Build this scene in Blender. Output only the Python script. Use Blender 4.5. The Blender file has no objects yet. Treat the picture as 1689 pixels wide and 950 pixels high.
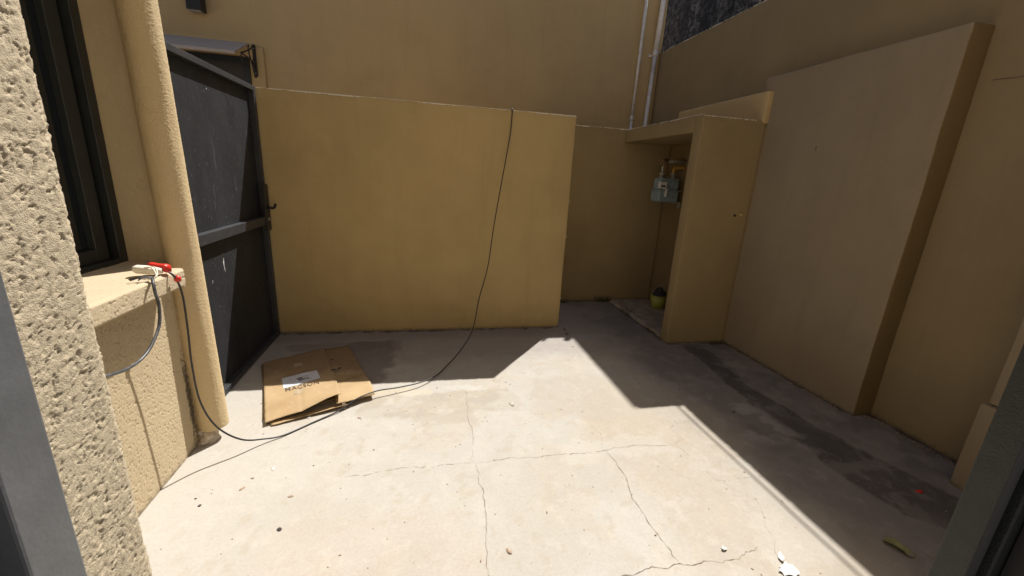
import bpy, bmesh, math, random
import numpy as np
from mathutils import Matrix, Vector
random.seed(7)
R = math.radians
S = bpy.context.scene
COL = S.collection

# ------------------------------------------------------------------ camera
cam_d = bpy.data.cameras.new('camera'); cam = bpy.data.objects.new('camera', cam_d); COL.objects.link(cam)
cam_d.sensor_width = 36; cam_d.lens = 672/1689*36; cam_d.clip_start = 0.02; cam_d.clip_end = 300
cam.matrix_world = Matrix.Translation((0, 0, 1.6)) @ Matrix.Rotation(R(-12.5), 4, 'Z') @ Matrix.Rotation(R(74.7), 4, 'X') @ Matrix.Rotation(R(3.16), 4, 'Z')
S.camera = cam
# ------------------------------------------------------------------ light
SUNDIR = Vector((0.41, 0.505, 1.0)).normalized()
elev = math.asin(SUNDIR.z); az = math.atan2(SUNDIR.x, SUNDIR.y)
w = bpy.data.worlds.new('World'); S.world = w; w.use_nodes = True
nt = w.node_tree; nt.nodes.clear()
sky = nt.nodes.new('ShaderNodeTexSky'); sky.sky_type = 'NISHITA'; sky.sun_disc = False
sky.sun_elevation = elev; sky.sun_rotation = az; sky.dust_density = 2.5; sky.ozone_density = 0.6
bg = nt.nodes.new('ShaderNodeBackground'); bg.inputs['Strength'].default_value = 0.05
wo = nt.nodes.new('ShaderNodeOutputWorld')
nt.links.new(sky.outputs[0], bg.inputs[0]); nt.links.new(bg.outputs[0], wo.inputs[0])
sd = bpy.data.lights.new('sun', 'SUN'); sd.energy = 5.0; sd.angle = R(0.5); sd.color = (1, 0.962, 0.91)
so = bpy.data.objects.new('sun', sd); COL.objects.link(so)
so.rotation_euler = SUNDIR.to_track_quat('Z', 'Y').to_euler(); so.location = (3, 4, 9)
S.view_settings.view_transform = 'Standard'; S.view_settings.look = 'None'
S.view_settings.exposure = 0.48; S.view_settings.gamma = 1
S.render.engine = 'CYCLES'
S.cycles.max_bounces = 10; S.cycles.diffuse_bounces = 6

# ------------------------------------------------------------------ noise
def _h(ix, iy, iz, seed):
    n = (ix*374761393 + iy*668265263 + iz*2147483647 + seed*1274126177) & 0xffffffff
    n = ((n ^ (n >> 13))*1274126177) & 0xffffffff
    n = (n ^ (n >> 16)) & 0xffffffff
    return n/4294967295.0
def vnoise(x, y, z, seed=0):
    x = np.asarray(x, float); y = np.asarray(y, float); z = np.asarray(z, float)+0*x
    ix = np.floor(x).astype(np.int64); iy = np.floor(y).astype(np.int64); iz = np.floor(z).astype(np.int64)
    fx, fy, fz = x-ix, y-iy, z-iz
    fx = fx*fx*(3-2*fx); fy = fy*fy*(3-2*fy); fz = fz*fz*(3-2*fz)
    r = 0
    for a in (0, 1):
        for b in (0, 1):
            for c in (0, 1):
                r = r + _h(ix+a, iy+b, iz+c, seed)*(fx if a else 1-fx)*(fy if b else 1-fy)*(fz if c else 1-fz)
    return r
def fbm(x, y, z=0.0, seed=0, o=4, gain=.5):
    a, s, t = 1.0, 0, 0
    for k in range(o):
        s = s + a*vnoise(x*2**k+17.3*k, y*2**k-9.1*k, np.asarray(z)*2**k, seed+k); t += a; a *= gain
    return s/t
def sstep(a, b, x):
    t = np.clip((x-a)/(b-a), 0, 1); return t*t*(3-2*t)

# ------------------------------------------------------------------ materials
def new_mat(name):
    m = bpy.data.materials.new(name); m.use_nodes = True
    return m, m.node_tree, m.node_tree.nodes['Principled BSDF']
def N(nt, t, **kw):
    n = nt.nodes.new(t)
    for k, v in kw.items():
        if k in n.inputs: n.inputs[k].default_value = v
        else: setattr(n, k, v)
    return n
def mixc(nt, fac, a, b, mode='MIX'):
    m = nt.nodes.new('ShaderNodeMix'); m.data_type = 'RGBA'; m.blend_type = mode
    for i, v in ((0, fac), (6, a), (7, b)):
        if hasattr(v, 'links'): nt.links.new(v, m.inputs[i])
        elif i == 0: m.inputs[0].default_value = v
        else: m.inputs[i].default_value = (*v, 1)
    return m.outputs[2]
def ramp(nt, src, p0, p1, c0=0., c1=1.):
    m = nt.nodes.new('ShaderNodeMapRange'); m.clamp = True
    nt.links.new(src, m.inputs[0]); m.inputs[1].default_value = p0; m.inputs[2].default_value = p1
    m.inputs[3].default_value = c0; m.inputs[4].default_value = c1
    return m.outputs[0]
def noise(nt, scale, detail=4, rough=.55, stretch=None, rot=None):
    g = nt.nodes.new('ShaderNodeNewGeometry')
    src = g.outputs['Position']
    if stretch:
        mp = nt.nodes.new('ShaderNodeMapping'); mp.inputs['Scale'].default_value = stretch
        if rot: mp.inputs['Rotation'].default_value = rot
        nt.links.new(src, mp.inputs[0]); src = mp.outputs[0]
    n = N(nt, 'ShaderNodeTexNoise', Scale=scale, Detail=detail, Roughness=rough)
    nt.links.new(src, n.inputs['Vector'])
    return n.outputs['Fac']
def bump(nt, b, h, strength, dist, prev=None):
    bn = N(nt, 'ShaderNodeBump', Strength=strength, Distance=dist)
    nt.links.new(h, bn.inputs['Height'])
    if prev: nt.links.new(prev, bn.inputs['Normal'])
    if b: nt.links.new(bn.outputs[0], b.inputs['Normal'])
    return bn.outputs[0]
def plaster(name, c, var=.12, grain=.5, gdist=.0016, gscale=260, rough=.85, stain=None, und=.5, damp=None):
    m, nt, b = new_mat(name)
    dark = tuple(x*(1-var) for x in c); lite = tuple(min(1, x*(1+var)) for x in c)
    col = mixc(nt, ramp(nt, noise(nt, 1.1, 5), .3, .7), dark, lite)
    col = mixc(nt, ramp(nt, noise(nt, 2.2, 5, .6, (2.2, 2.2, .35)), .42, .75, 0, .3), col, tuple(x*f for x, f in zip(c, (.86, .84, .8))))
    col = mixc(nt, ramp(nt, noise(nt, 14, 4, .7), .55, .8, 0, .22), col, tuple(min(1, x*1.18) for x in c))
    col = mixc(nt, ramp(nt, noise(nt, 420, 2), .35, .65, 0, .25), col, tuple(x*.8 for x in c))
    col = mixc(nt, ramp(nt, noise(nt, 1.7, 6, .62), .47, .56, 0, .30), col, tuple(x*f for x, f in zip(c, (1.10, 1.12, 1.10))))
    col = mixc(nt, ramp(nt, noise(nt, 5, 7, .7, (1.6, 1.6, .16)), .54, .70, 0, .32), col, tuple(x*f for x, f in zip(c, (.80, .78, .74))))
    col = mixc(nt, ramp(nt, noise(nt, 34, 3, .6), .70, .73, 0, .28), col, tuple(x*.6 for x in c))
    # splash dirt along the foot of the wall
    g = nt.nodes.new('ShaderNodeNewGeometry'); sx = nt.nodes.new('ShaderNodeSeparateXYZ'); nt.links.new(g.outputs['Position'], sx.inputs[0])
    ad = nt.nodes.new('ShaderNodeMath'); ad.operation = 'MULTIPLY_ADD'
    nt.links.new(noise(nt, 34, 6, .75), ad.inputs[0]); ad.inputs[1].default_value = -.10; nt.links.new(sx.outputs[2], ad.inputs[2])
    col = mixc(nt, ramp(nt, ad.outputs[0], -.052, -.022, .7, 0), col, stain or (.11, .085, .06))
    if damp:   # black damp mark with its own ragged outline: (y, half width, z, half height)
        def mth(op, a, bb):
            q = nt.nodes.new('ShaderNodeMath'); q.operation = op
            for k_, v_ in enumerate((a, bb)):
                if hasattr(v_, 'links'): nt.links.new(v_, q.inputs[k_])
                else: q.inputs[k_].default_value = v_
            return q.outputs[0]
        dy = mth('ABSOLUTE', mth('DIVIDE', mth('SUBTRACT', sx.outputs[1], damp[0]), damp[1]), 0)
        dz = mth('ABSOLUTE', mth('DIVIDE', mth('SUBTRACT', sx.outputs[2], damp[2]), damp[3]), 0)
        dd = mth('ADD', mth('MAXIMUM', dy, dz), mth('MULTIPLY', noise(nt, 45, 5, .8), 2.2))
        col = mixc(nt, ramp(nt, dd, 1.55, 1.95, .85, 0), col, (.04, .03, .022))
    nt.links.new(col, b.inputs['Base Color'])
    b.inputs['Roughness'].default_value = rough; b.inputs['Specular IOR Level'].default_value = .3
    n1 = bump(nt, None, noise(nt, 6, 3, .5), und, .006)
    bump(nt, b, noise(nt, gscale, 3, .6), grain, gdist, n1)
    return m
def flat(name, c, rough=.5, metal=0., var=.1, nscale=30, bs=.1, bd=.001, spec=.5, dirt=None, dfac=.3):
    m, nt, b = new_mat(name)
    col = mixc(nt, ramp(nt, noise(nt, nscale, 5), .3, .7), tuple(x*(1-var) for x in c), tuple(min(1, x*(1+var)) for x in c))
    if dirt: col = mixc(nt, ramp(nt, noise(nt, nscale*.35, 6, .7), .5, .7, 0, dfac), col, dirt)
    nt.links.new(col, b.inputs['Base Color']); b.inputs['Roughness'].default_value = rough
    b.inputs['Metallic'].default_value = metal; b.inputs['Specular IOR Level'].default_value = spec
    if bs: bump(nt, b, noise(nt, nscale*6, 3), bs, bd)
    return m
OCHRE = (.50, .365, .17)
M = {}
M['ochre'] = plaster('ochre_paint', OCHRE)
M['ochre_tall'] = plaster('ochre_paint_house', (.55, .40, .21), var=.1)
M['ochre_shelter_shaded'] = plaster('ochre_paint_shelter_shaded', (.32, .24, .125), var=.12)  # same ochre made darker: shade of the recess put into the colour
M['beige'] = plaster('beige_brown_paint', (.315, .25, .17), var=.08, grain=.8, gscale=180)
M['ochre_right_shaded'] = plaster('ochre_paint_boundary_shaded', (.31, .235, .135), var=.1)  # same ochre made darker: dimmer light on the right put into the colour
M['ochre_deep_shade'] = plaster('ochre_paint_deep_shade', (.22, .155, .075), var=.08)  # ochre with deep shade put into the colour, for pier and breast side
M['rough'] = plaster('rough_stucco', (.52, .42, .27), var=.09, grain=.9, gscale=320, gdist=.0018, damp=(2.345, .03, .30, .33))
M['jamb'] = plaster('coarse_stucco', (.53, .44, .305), var=.12, grain=1.0, gscale=620, gdist=.0016)
M['column'] = plaster('column_stucco', (.60, .465, .27), var=.08, grain=1.0, gscale=200, gdist=.0035)
M['sill'] = plaster('sill_render', (.55, .45, .305), var=.09, grain=.9, gscale=330, gdist=.0015)
M['cement_edge'] = flat('bare_cement_edge', (.72, .66, .55), .9, nscale=60, var=.2)
M['cement'] = flat('broken_cement', (.56, .48, .38), .9, nscale=40, var=.15, bs=.6, bd=.004)
M['white'] = flat('white_painted_pipe', (.80, .76, .73), .5, nscale=12, dirt=(.35, .3, .25), dfac=.5)
M['awn'] = flat('white_canopy_sheet', (.48, .42, .37), .7, nscale=5, var=.04)
M['black_iron'] = flat('black_iron', (.018, .016, .016), .5, nscale=40)
M['frame'] = flat('grey_painted_steel', (.108, .112, .114), .45, nscale=26, var=.12, bs=.35, bd=.0015, dirt=(.07, .07, .07))
M['winframe'] = flat('dark_window_steel', (.020, .024, .025), .38, nscale=14, var=.15)
M['cord'] = flat('black_cord', (.022, .022, .025), .42, nscale=60)
M['cordgrey'] = flat('worn_grey_cord', (.06, .063, .07), .42, nscale=55, var=.4, dirt=(.25, .24, .22), dfac=.5)
M['red'] = flat('red_plastic', (.55, .03, .018), .38, nscale=80)
M['ivory'] = flat('ivory_plastic', (.74, .68, .56), .42, nscale=60, var=.05)
M['meter'] = flat('meter_blue_grey', (.24, .30, .33), .45, nscale=30, dirt=(.14, .13, .11), dfac=.5)
M['meterwhite'] = flat('meter_dial_box', (.6, .58, .55), .4, nscale=40)
M['brass'] = flat('rusty_brass', (.22, .15, .08), .6, .3, nscale=60, var=.3)
M['galv'] = flat('galvanised_pipe', (.36, .33, .29), .5, .2, nscale=40, var=.2)
M['yellow'] = flat('yellow_gas_pipe', (.42, .25, .05), .5, nscale=30, var=.2)
M['bucket'] = flat('yellow_green_plastic', (.34, .35, .07), .5, nscale=30)
M['leaf'] = flat('dry_green_leaf', (.22, .22, .10), .7, nscale=40, var=.25)
M['weed'] = flat('withered_weed', (.13, .11, .05), .8, nscale=60, var=.4)
M['pebble'] = flat('pebble', (.34, .25, .18), .9, nscale=90, var=.35)
M['darkbit'] = flat('dark_grit', (.05, .04, .035), .9, nscale=90, var=.3)
M['chip'] = flat('white_paint_chip', (.58, .57, .55), .7, nscale=60, var=.06)
M['ink'] = flat('black_print', (.11, .07, .045), .8, nscale=200, bs=0)
M['crack'] = flat('crack_dark_gap', (.20, .16, .12), .95, nscale=90, var=.4, bs=0)  # dark brown colour of the cracks
M['crackfill'] = flat('pale_filled_joint', (.40, .34, .27), .95, nscale=70, var=.2, bs=0)
M['slab'] = flat('niche_cement', (.32, .27, .22), .9, nscale=9, var=.25, bs=.5, bd=.004, dirt=(.15, .11, .08), dfac=.6)
M['earth'] = flat('outer_ground', (.3, .26, .22), .95, nscale=3, var=.2)
M['paper'] = flat('white_label_paper', (.60, .62, .68), .5, nscale=25, var=.12, bs=.2)
M['tape'] = flat('clear_tape', (.42, .33, .22), .25, nscale=30, var=.1, bs=.2)
def gate_mat():
    m, nt, b = new_mat('gate_sheet_paint')
    col = mixc(nt, ramp(nt, noise(nt, 3, 5, .6, (1, 1, .4)), .3, .7), (.015, .016, .018), (.034, .036, .040))
    col = mixc(nt, ramp(nt, noise(nt, 55, 2, .5), .70, .74, 0, .35), col, (.3, .3, .32))
    col = mixc(nt, ramp(nt, noise(nt, 22, 3, .6, (1, 1, .12)), .66, .72, 0, .18), col, (.3, .3, .32))
    nt.links.new(col, b.inputs['Base Color']); b.inputs['Roughness'].default_value = .55; b.inputs['Specular IOR Level'].default_value = .3
    bump(nt, b, noise(nt, 4, 4, .6), .7, .010)
    return m
M['gate'] = gate_mat()
M['gatebar'] = flat('gate_bar_paint', (.034, .036, .040), .45, nscale=30, var=.25, dirt=(.07, .06, .06), dfac=.7)
def mottled_mat():
    m, nt, b = new_mat('black_mould_render')
    n = noise(nt, 13, 6, .82)
    col = mixc(nt, ramp(nt, n, .47, .58), (.022, .023, .027), (.17, .165, .165))
    col = mixc(nt, ramp(nt, noise(nt, 1.6, 4, .6, (1.5, 1.5, .3)), .42, .62, 0, .8), col, (.012, .012, .016))
    nt.links.new(col, b.inputs['Base Color']); b.inputs['Roughness'].default_value = .95
    bump(nt, b, n, .8, .02)
    return m
M['mottled'] = mottled_mat()
def card_mat():
    m, nt, b = new_mat('corrugated_cardboard')
    col = mixc(nt, ramp(nt, noise(nt, 3.5, 5), .3, .7), (.34, .235, .115), (.44, .315, .17))
    col = mixc(nt, ramp(nt, noise(nt, 9, 3, .5), .62, .66, 0, .25), col, (.42, .22, .1))
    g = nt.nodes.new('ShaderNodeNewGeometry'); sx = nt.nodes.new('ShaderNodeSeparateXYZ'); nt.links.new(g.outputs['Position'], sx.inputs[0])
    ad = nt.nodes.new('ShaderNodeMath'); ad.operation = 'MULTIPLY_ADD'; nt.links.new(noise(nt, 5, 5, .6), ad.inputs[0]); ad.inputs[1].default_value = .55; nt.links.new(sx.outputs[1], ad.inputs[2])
    col = mixc(nt, ramp(nt, ad.outputs[0], 3.32, 3.52, 0, .62), col, (.15, .09, .05))      # back of the board: its shade deepened in the colour
    col = mixc(nt, ramp(nt, noise(nt, 18, 5, .7), .58, .66, 0, .22), col, (.55, .44, .28))
    nt.links.new(col, b.inputs['Base Color']); b.inputs['Roughness'].default_value = .8
    n1 = bump(nt, None, noise(nt, 9, 3), .5, .008)
    bump(nt, b, noise(nt, 60, 2, .5, (1, 9, 1), (0, 0, .25)), .25, .0012, n1)
    return m
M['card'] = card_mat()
def glass_mat():
    m, nt, b = new_mat('dark_window_glass')
    b.inputs['Base Color'].default_value = (.012, .017, .02, 1); b.inputs['Roughness'].default_value = .08
    bump(nt, b, noise(nt, 3, 2), .05, .01)
    return m
M['glass'] = glass_mat()
def floor_mat():
    m, nt, b = new_mat('courtyard_concrete')
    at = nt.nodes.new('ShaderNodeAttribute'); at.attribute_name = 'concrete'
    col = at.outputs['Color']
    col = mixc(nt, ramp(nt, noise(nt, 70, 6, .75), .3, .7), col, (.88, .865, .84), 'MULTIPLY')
    col2 = mixc(nt, ramp(nt, noise(nt, 9, 8, .72), .54, .74, 0, .18), col, (.70, .64, .55))
    col2 = mixc(nt, ramp(nt, noise(nt, 38, 3, .6), .66, .72, 0, .35), col2, (.36, .27, .18))
    col2 = mixc(nt, ramp(nt, noise(nt, 300, 2, .5), .62, .74, 0, .45), col2, (.30, .25, .2))
    nt.links.new(col2, b.inputs['Base Color']); b.inputs['Roughness'].default_value = .82
    b.inputs['Specular IOR Level'].default_value = .35
    n1 = bump(nt, None, noise(nt, 4, 4), .5, .012)
    n2 = bump(nt, None, noise(nt, 45, 6, .7), .35, .003, n1)
    bump(nt, b, noise(nt, 400, 2), .35, .001, n2)
    return m
M['floor'] = floor_mat()

# ------------------------------------------------------------------ mesh helpers
class MB:
    def __init__(s): s.v = []; s.f = []; s.sm = []
    def add(s, vs, fs, smooth=False):
        o = len(s.v); s.v.extend([tuple(map(float, p)) for p in vs]); s.f.extend([tuple(i+o for i in f) for f in fs]); s.sm.extend([smooth]*len(fs)); return s
    def box(s, x0, x1, y0, y1, z0, z1):
        v = [(x, y, z) for x in (x0, x1) for y in (y0, y1) for z in (z0, z1)]
        return s.add(v, [(0, 1, 3, 2), (4, 6, 7, 5), (0, 4, 5, 1), (2, 3, 7, 6), (0, 2, 6, 4), (1, 5, 7, 3)])
    def bar(s, a, b, wd, ht, up=(0, 0, 1)):
        a = Vector(a); b = Vector(b); d = (b-a).normalized(); sd_ = d.cross(Vector(up)).normalized(); u = sd_.cross(d)
        v = [p+sd_*(i*wd/2)+u*(j*ht/2) for p in (a, b) for i in (-1, 1) for j in (-1, 1)]
        return s.add(v, [(0, 1, 3, 2), (4, 6, 7, 5), (0, 4, 5, 1), (2, 3, 7, 6), (0, 2, 6, 4), (1, 5, 7, 3)])
    def pbox(s, x0, x1, y0, y1, z0, z1, res=.07, amp=.003, seed=1, fr=3.5):
        idx = {}; vs = []; fs = []
        def axis(a, b): n = max(1, int(round((b-a)/res))); return [a+(b-a)*i/n for i in range(n+1)]
        A = (axis(x0, x1), axis(y0, y1), axis(z0, z1))
        def vid(i, j, k):
            if (i, j, k) not in idx: idx[(i, j, k)] = len(vs); vs.append((A[0][i], A[1][j], A[2][k]))
            return idx[(i, j, k)]
        nx, ny, nz = (len(a)-1 for a in A)
        for i in range(nx):
            for j in range(ny):
                fs.append((vid(i, j, 0), vid(i, j+1, 0), vid(i+1, j+1, 0), vid(i+1, j, 0)))
                fs.append((vid(i, j, nz), vid(i+1, j, nz), vid(i+1, j+1, nz), vid(i, j+1, nz)))
        for i in range(nx):
            for k in range(nz):
                fs.append((vid(i, 0, k), vid(i+1, 0, k), vid(i+1, 0, k+1), vid(i, 0, k+1)))
                fs.append((vid(i, ny, k), vid(i, ny, k+1), vid(i+1, ny, k+1), vid(i+1, ny, k)))
        for j in range(ny):
            for k in range(nz):
                fs.append((vid(0, j, k), vid(0, j, k+1), vid(0, j+1, k+1), vid(0, j+1, k)))
                fs.append((vid(nx, j, k), vid(nx, j+1, k), vid(nx, j+1, k+1), vid(nx, j, k+1)))
        P = np.array(vs); Q = P.copy()
        for a in range(3):
            Q[:, a] += amp*2*(fbm(P[:, 0]*fr+31*a, P[:, 1]*fr, P[:, 2]*fr, seed+a, 3)-.5)
        return s.add(Q.tolist(), fs, True)
    def grid(s, P, smooth=True):     # P: (nu,nv,3)
        nu, nv = P.shape[:2]
        fs = [(i*nv+j, (i+1)*nv+j, (i+1)*nv+j+1, i*nv+j+1) for i in range(nu-1) for j in range(nv-1)]
        return s.add(P.reshape(-1, 3).tolist(), fs, smooth)
    def tube(s, pts, r, n=8, closed_ends=True):
        pts = [Vector(p) for p in pts]; rs = r if isinstance(r, (list, tuple)) else [r]*len(pts)
        o = len(s.v); prev = None
        for i, p in enumerate(pts):
            d = (pts[min(i+1, len(pts)-1)]-pts[max(i-1, 0)]).normalized()
            if prev is None:
                ref = Vector((0, 0, 1)) if abs(d.z) < .9 else Vector((1, 0, 0)); u = d.cross(ref).normalized()
            else:
                u = (prev-d*prev.dot(d)).normalized()
            prev = u; v2 = d.cross(u)
            for k in range(n):
                a = 2*math.pi*k/n; s.v.append(tuple(p+(u*math.cos(a)+v2*math.sin(a))*rs[i]))
        for i in range(len(pts)-1):
            for k in range(n):
                s.f.append((o+i*n+k, o+i*n+(k+1) % n, o+(i+1)*n+(k+1) % n, o+(i+1)*n+k)); s.sm.append(True)
        if closed_ends:
            s.f.append(tuple(o+k for k in range(n))[::-1]); s.f.append(tuple(o+(len(pts)-1)*n+k for k in range(n))); s.sm += [False, False]
        return s
    def build(s, name, mat, parent=None, bevel=0, seg=2, weld=False):
        me = bpy.data.meshes.new(name); me.from_pydata(s.v, [], s.f); me.update()
        me.polygons.foreach_set('use_smooth', s.sm)
        bm = bmesh.new(); bm.from_mesh(me)
        if weld: bmesh.ops.remove_doubles(bm, verts=bm.verts, dist=1e-5)
        bmesh.ops.recalc_face_normals(bm, faces=bm.faces); bm.to_mesh(me); bm.free()
        me.materials.append(mat)
        o = bpy.data.objects.new(name, me); COL.objects.link(o)
        if parent: o.parent = parent; o.matrix_parent_inverse = Matrix.Translation(-parent.location)
        if bevel:
            b = o.modifiers.new('bevel', 'BEVEL'); b.width = bevel; b.segments = seg; b.limit_method = 'ANGLE'; b.angle_limit = R(50); b.harden_normals = False
            if any(s.sm):
                pass
        return o
def sharp(o, ang=40):
    me = o.data; me.set_sharp_from_angle(angle=R(ang)); return o
def tag(o, label, cat, group=None, kind=None):
    o['label'] = label; o['category'] = cat
    if group: o['group'] = group
    if kind: o['kind'] = kind
    return o
def thing(name, loc, label, cat, group=None):
    o = bpy.data.objects.new(name, None); o.location = loc; o.empty_display_size = .1; COL.objects.link(o)
    return tag(o, label, cat, group)
def catmull(pts, n=10):
    P = [Vector(p) for p in pts]; P = [2*P[0]-P[1]]+P+[2*P[-1]-P[-2]]; out = []
    for i in range(1, len(P)-2):
        for k in range(n):
            t = k/n; a, b, c, d = P[i-1:i+3]
            out.append(.5*((2*b)+(c-a)*t+(2*a-5*b+4*c-d)*t*t+(3*b-a-3*c+d)*t**3))
    out.append(P[-2]); return out
def add_wall_bevel(o, wdt=.007):
    b = o.modifiers.new('bevel', 'BEVEL'); b.width = wdt; b.segments = 3; b.limit_method = 'ANGLE'; b.angle_limit = R(60)
    return o

# ------------------------------------------------------------------ ground
g = MB(); g.box(-30, 30, -30, 40, -.5, -.06); gr = g.build('ground', M['earth']); gr['kind'] = 'structure'
# the courtyard floor: one fine sheet with worn, patched concrete colours
x0, x1, y0, y1, st = -3.2, 3.45, .30, 6.05, .0165
nx = int((x1-x0)/st); ny = int((y1-y0)/st)
X, Y = np.meshgrid(np.linspace(x0, x1, nx), np.linspace(y0, y1, ny), indexing='ij')
Z = (fbm(X*1.3, Y*1.3, 0, 5)-.5)*.008+(fbm(X*8, Y*8, 0, 9, 4)-.5)*.003
Z -= sstep(.0, .06, 1.98-Y)*0 
fm = MB(); fm.grid(np.stack([X, Y, Z], -1))
fl = fm.build('courtyard_floor', M['floor']); fl['kind'] = 'structure'
sk = fl.data
base = np.array([.565, .532, .475]); C = np.ones(X.shape+(3,))*base
C *= (.93+.16*fbm(X*.9, Y*.9, 0, 21, 5))[..., None]
def blend(mask, col):
    global C
    C = C*(1-mask[..., None])+np.array(col)*mask[..., None]
wx = (fbm(X*5, Y*5, 0, 33, 5)-.5); wy = (fbm(X*5+9, Y*5, 0, 44, 5)-.5)
Xw = X+wx*.22; Yw = Y+wy*.22
def region(xa, xb, ya, yb, soft=.02): return sstep(xa-soft, xa+soft, Xw)*sstep(xb+soft, xb-soft, Xw)*sstep(ya-soft, ya+soft, Yw)*sstep(yb+soft, yb-soft, Yw)
# tan, sandy panels towards the right and the repaired patch behind the long crack
blend(.55*sstep(1.0, 1.25, X+wx*.35)*sstep(2.9, 2.4, Yw), (.51, .435, .345))
blend(.45*region(1.1, 1.65, 2.0, 2.35), (.53, .44, .32))
blend(.78*region(-.45, .66, 2.5, 2.78, .008), (.47, .42, .345))
blend(.65*region(-.35, .55, 2.78, 2.86, .01)*sstep(.42, .52, fbm(X*12, Y*12, 0, 201, 4)), (.66, .63, .57))
blend(.5*region(-.40, .0, 2.79, 2.88, .01), (.66, .56, .36))
blend(.3*sstep(.56, .60, fbm(X*4+7, Y*4, 0, 202, 6))*sstep(1.6, 1.1, np.abs(X-.9)), (.60, .52, .41))
blend(.25*sstep(.60, .63, fbm(X*9+7, Y*9, 0, 203, 6, .6)), (.65, .615, .55))
blend(.35*sstep(.62, .66, fbm(X*16+3, Y*16, 0, 204, 5, .6)), (.50, .42, .32))
blend(.60*region(-.1, .3, 2.33, 2.55, .02), (.49, .43, .35))
blend(.45*region(.75, 1.5, 2.35, 2.95, .05), (.50, .44, .36))
blend(.35*region(-.7, .2, 1.0, 1.7, .1), (.60, .51, .42))
blend(.35*sstep(.5, .62, fbm(X*2.2, Y*2.2, 0, 55, 5)), (.53, .47, .39))
blend(.4*sstep(.60, .66, fbm(X*3.0, Y*3.0, 0, 155, 5)), (.62, .585, .525))
blend(.5*sstep(-.75, -1.05, X+wx*.2)*sstep(3.2, 2.9, Y), (.58, .545, .49))
# shade on the right and back floor put into the colour, pink grey
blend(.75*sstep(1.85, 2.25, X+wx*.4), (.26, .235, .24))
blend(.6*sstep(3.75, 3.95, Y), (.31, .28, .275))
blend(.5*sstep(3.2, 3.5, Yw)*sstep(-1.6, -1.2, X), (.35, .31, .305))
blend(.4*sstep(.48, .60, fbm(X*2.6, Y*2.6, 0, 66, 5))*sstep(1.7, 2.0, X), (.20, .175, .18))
# dark smooth channel strip beside the right wall
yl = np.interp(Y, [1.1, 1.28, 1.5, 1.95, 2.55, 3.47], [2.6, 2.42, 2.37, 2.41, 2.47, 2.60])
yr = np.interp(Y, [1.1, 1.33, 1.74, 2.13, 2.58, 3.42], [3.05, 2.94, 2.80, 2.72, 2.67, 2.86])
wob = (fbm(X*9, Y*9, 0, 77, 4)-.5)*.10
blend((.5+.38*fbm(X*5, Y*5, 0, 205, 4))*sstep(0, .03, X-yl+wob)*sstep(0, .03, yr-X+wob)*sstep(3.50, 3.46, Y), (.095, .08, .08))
blend(.35*sstep(.50, .62, fbm(X*11, Y*11, 0, 206, 6, .6))*sstep(1.9, 2.1, X)*sstep(.35, .6, fbm(X*2, Y*2, 0, 207, 2)), (.42, .385, .37))
blend(.55*sstep(.52, .60, fbm(X*6, Y*6, 0, 88, 5))*region(2.0, 2.5, 1.95, 2.5, .06), (.60, .56, .54))
blend(.35*sstep(.5, .60, fbm(X*7, Y*7, 0, 98, 5))*region(2.75, 3.3, 1.3, 3.3, .06), (.52, .47, .44))
# damp trace behind the cardboard
blend(.7*region(-.75, -.28, 3.0, 3.82, .03), (.22, .19, .18))
blend(.45*region(-1.2, -.2, 3.62, 3.82, .03), (.22, .19, .18))
# dirt gathered along the feet of the walls
def near(dist, wd=.05, a=.85):
    n_ = fbm(X*14, Y*14, 0, 99, 4)
    blend(a*sstep(wd, 0, dist-(n_-.5)*.10), (.085, .065, .045))
on_p = sstep(-1.45, -1.4, X)*sstep(1.47, 1.44, X)
near(np.where(on_p > .5, np.abs(Y-4.07), 9), .034, .85)
near(np.where(X > 1.4, np.abs(Y-5.02), 9), .05)
near(np.where((X > 2.44) & (X < 3.15), np.abs(Y-3.52), 9), .02)
near(np.where(Y > 2.1, np.abs(X-3.14), 9), .035)
near(np.where(Y < 2.15, np.abs(X-3.30), 9), .05)
near(np.where(Y > 3.6, np.abs(X-2.49), 9), .05, .6)
near(np.where((Y > 3.84) & (Y < 4.1), np.abs(X-1.47-.12*(Y-3.7)), 9), .012, .7)
C = np.clip(C*(.67+.10*sstep(2.0, 1.5, X))[..., None]*np.array([.98, .985, .985]), .02, .85)  # sunlit left side coloured lighter than the shaded right
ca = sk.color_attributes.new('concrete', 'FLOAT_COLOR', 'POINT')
ca.data.foreach_set('color', np.concatenate([C, np.ones(X.shape+(1,))], -1).reshape(-1).astype(np.float32))

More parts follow.
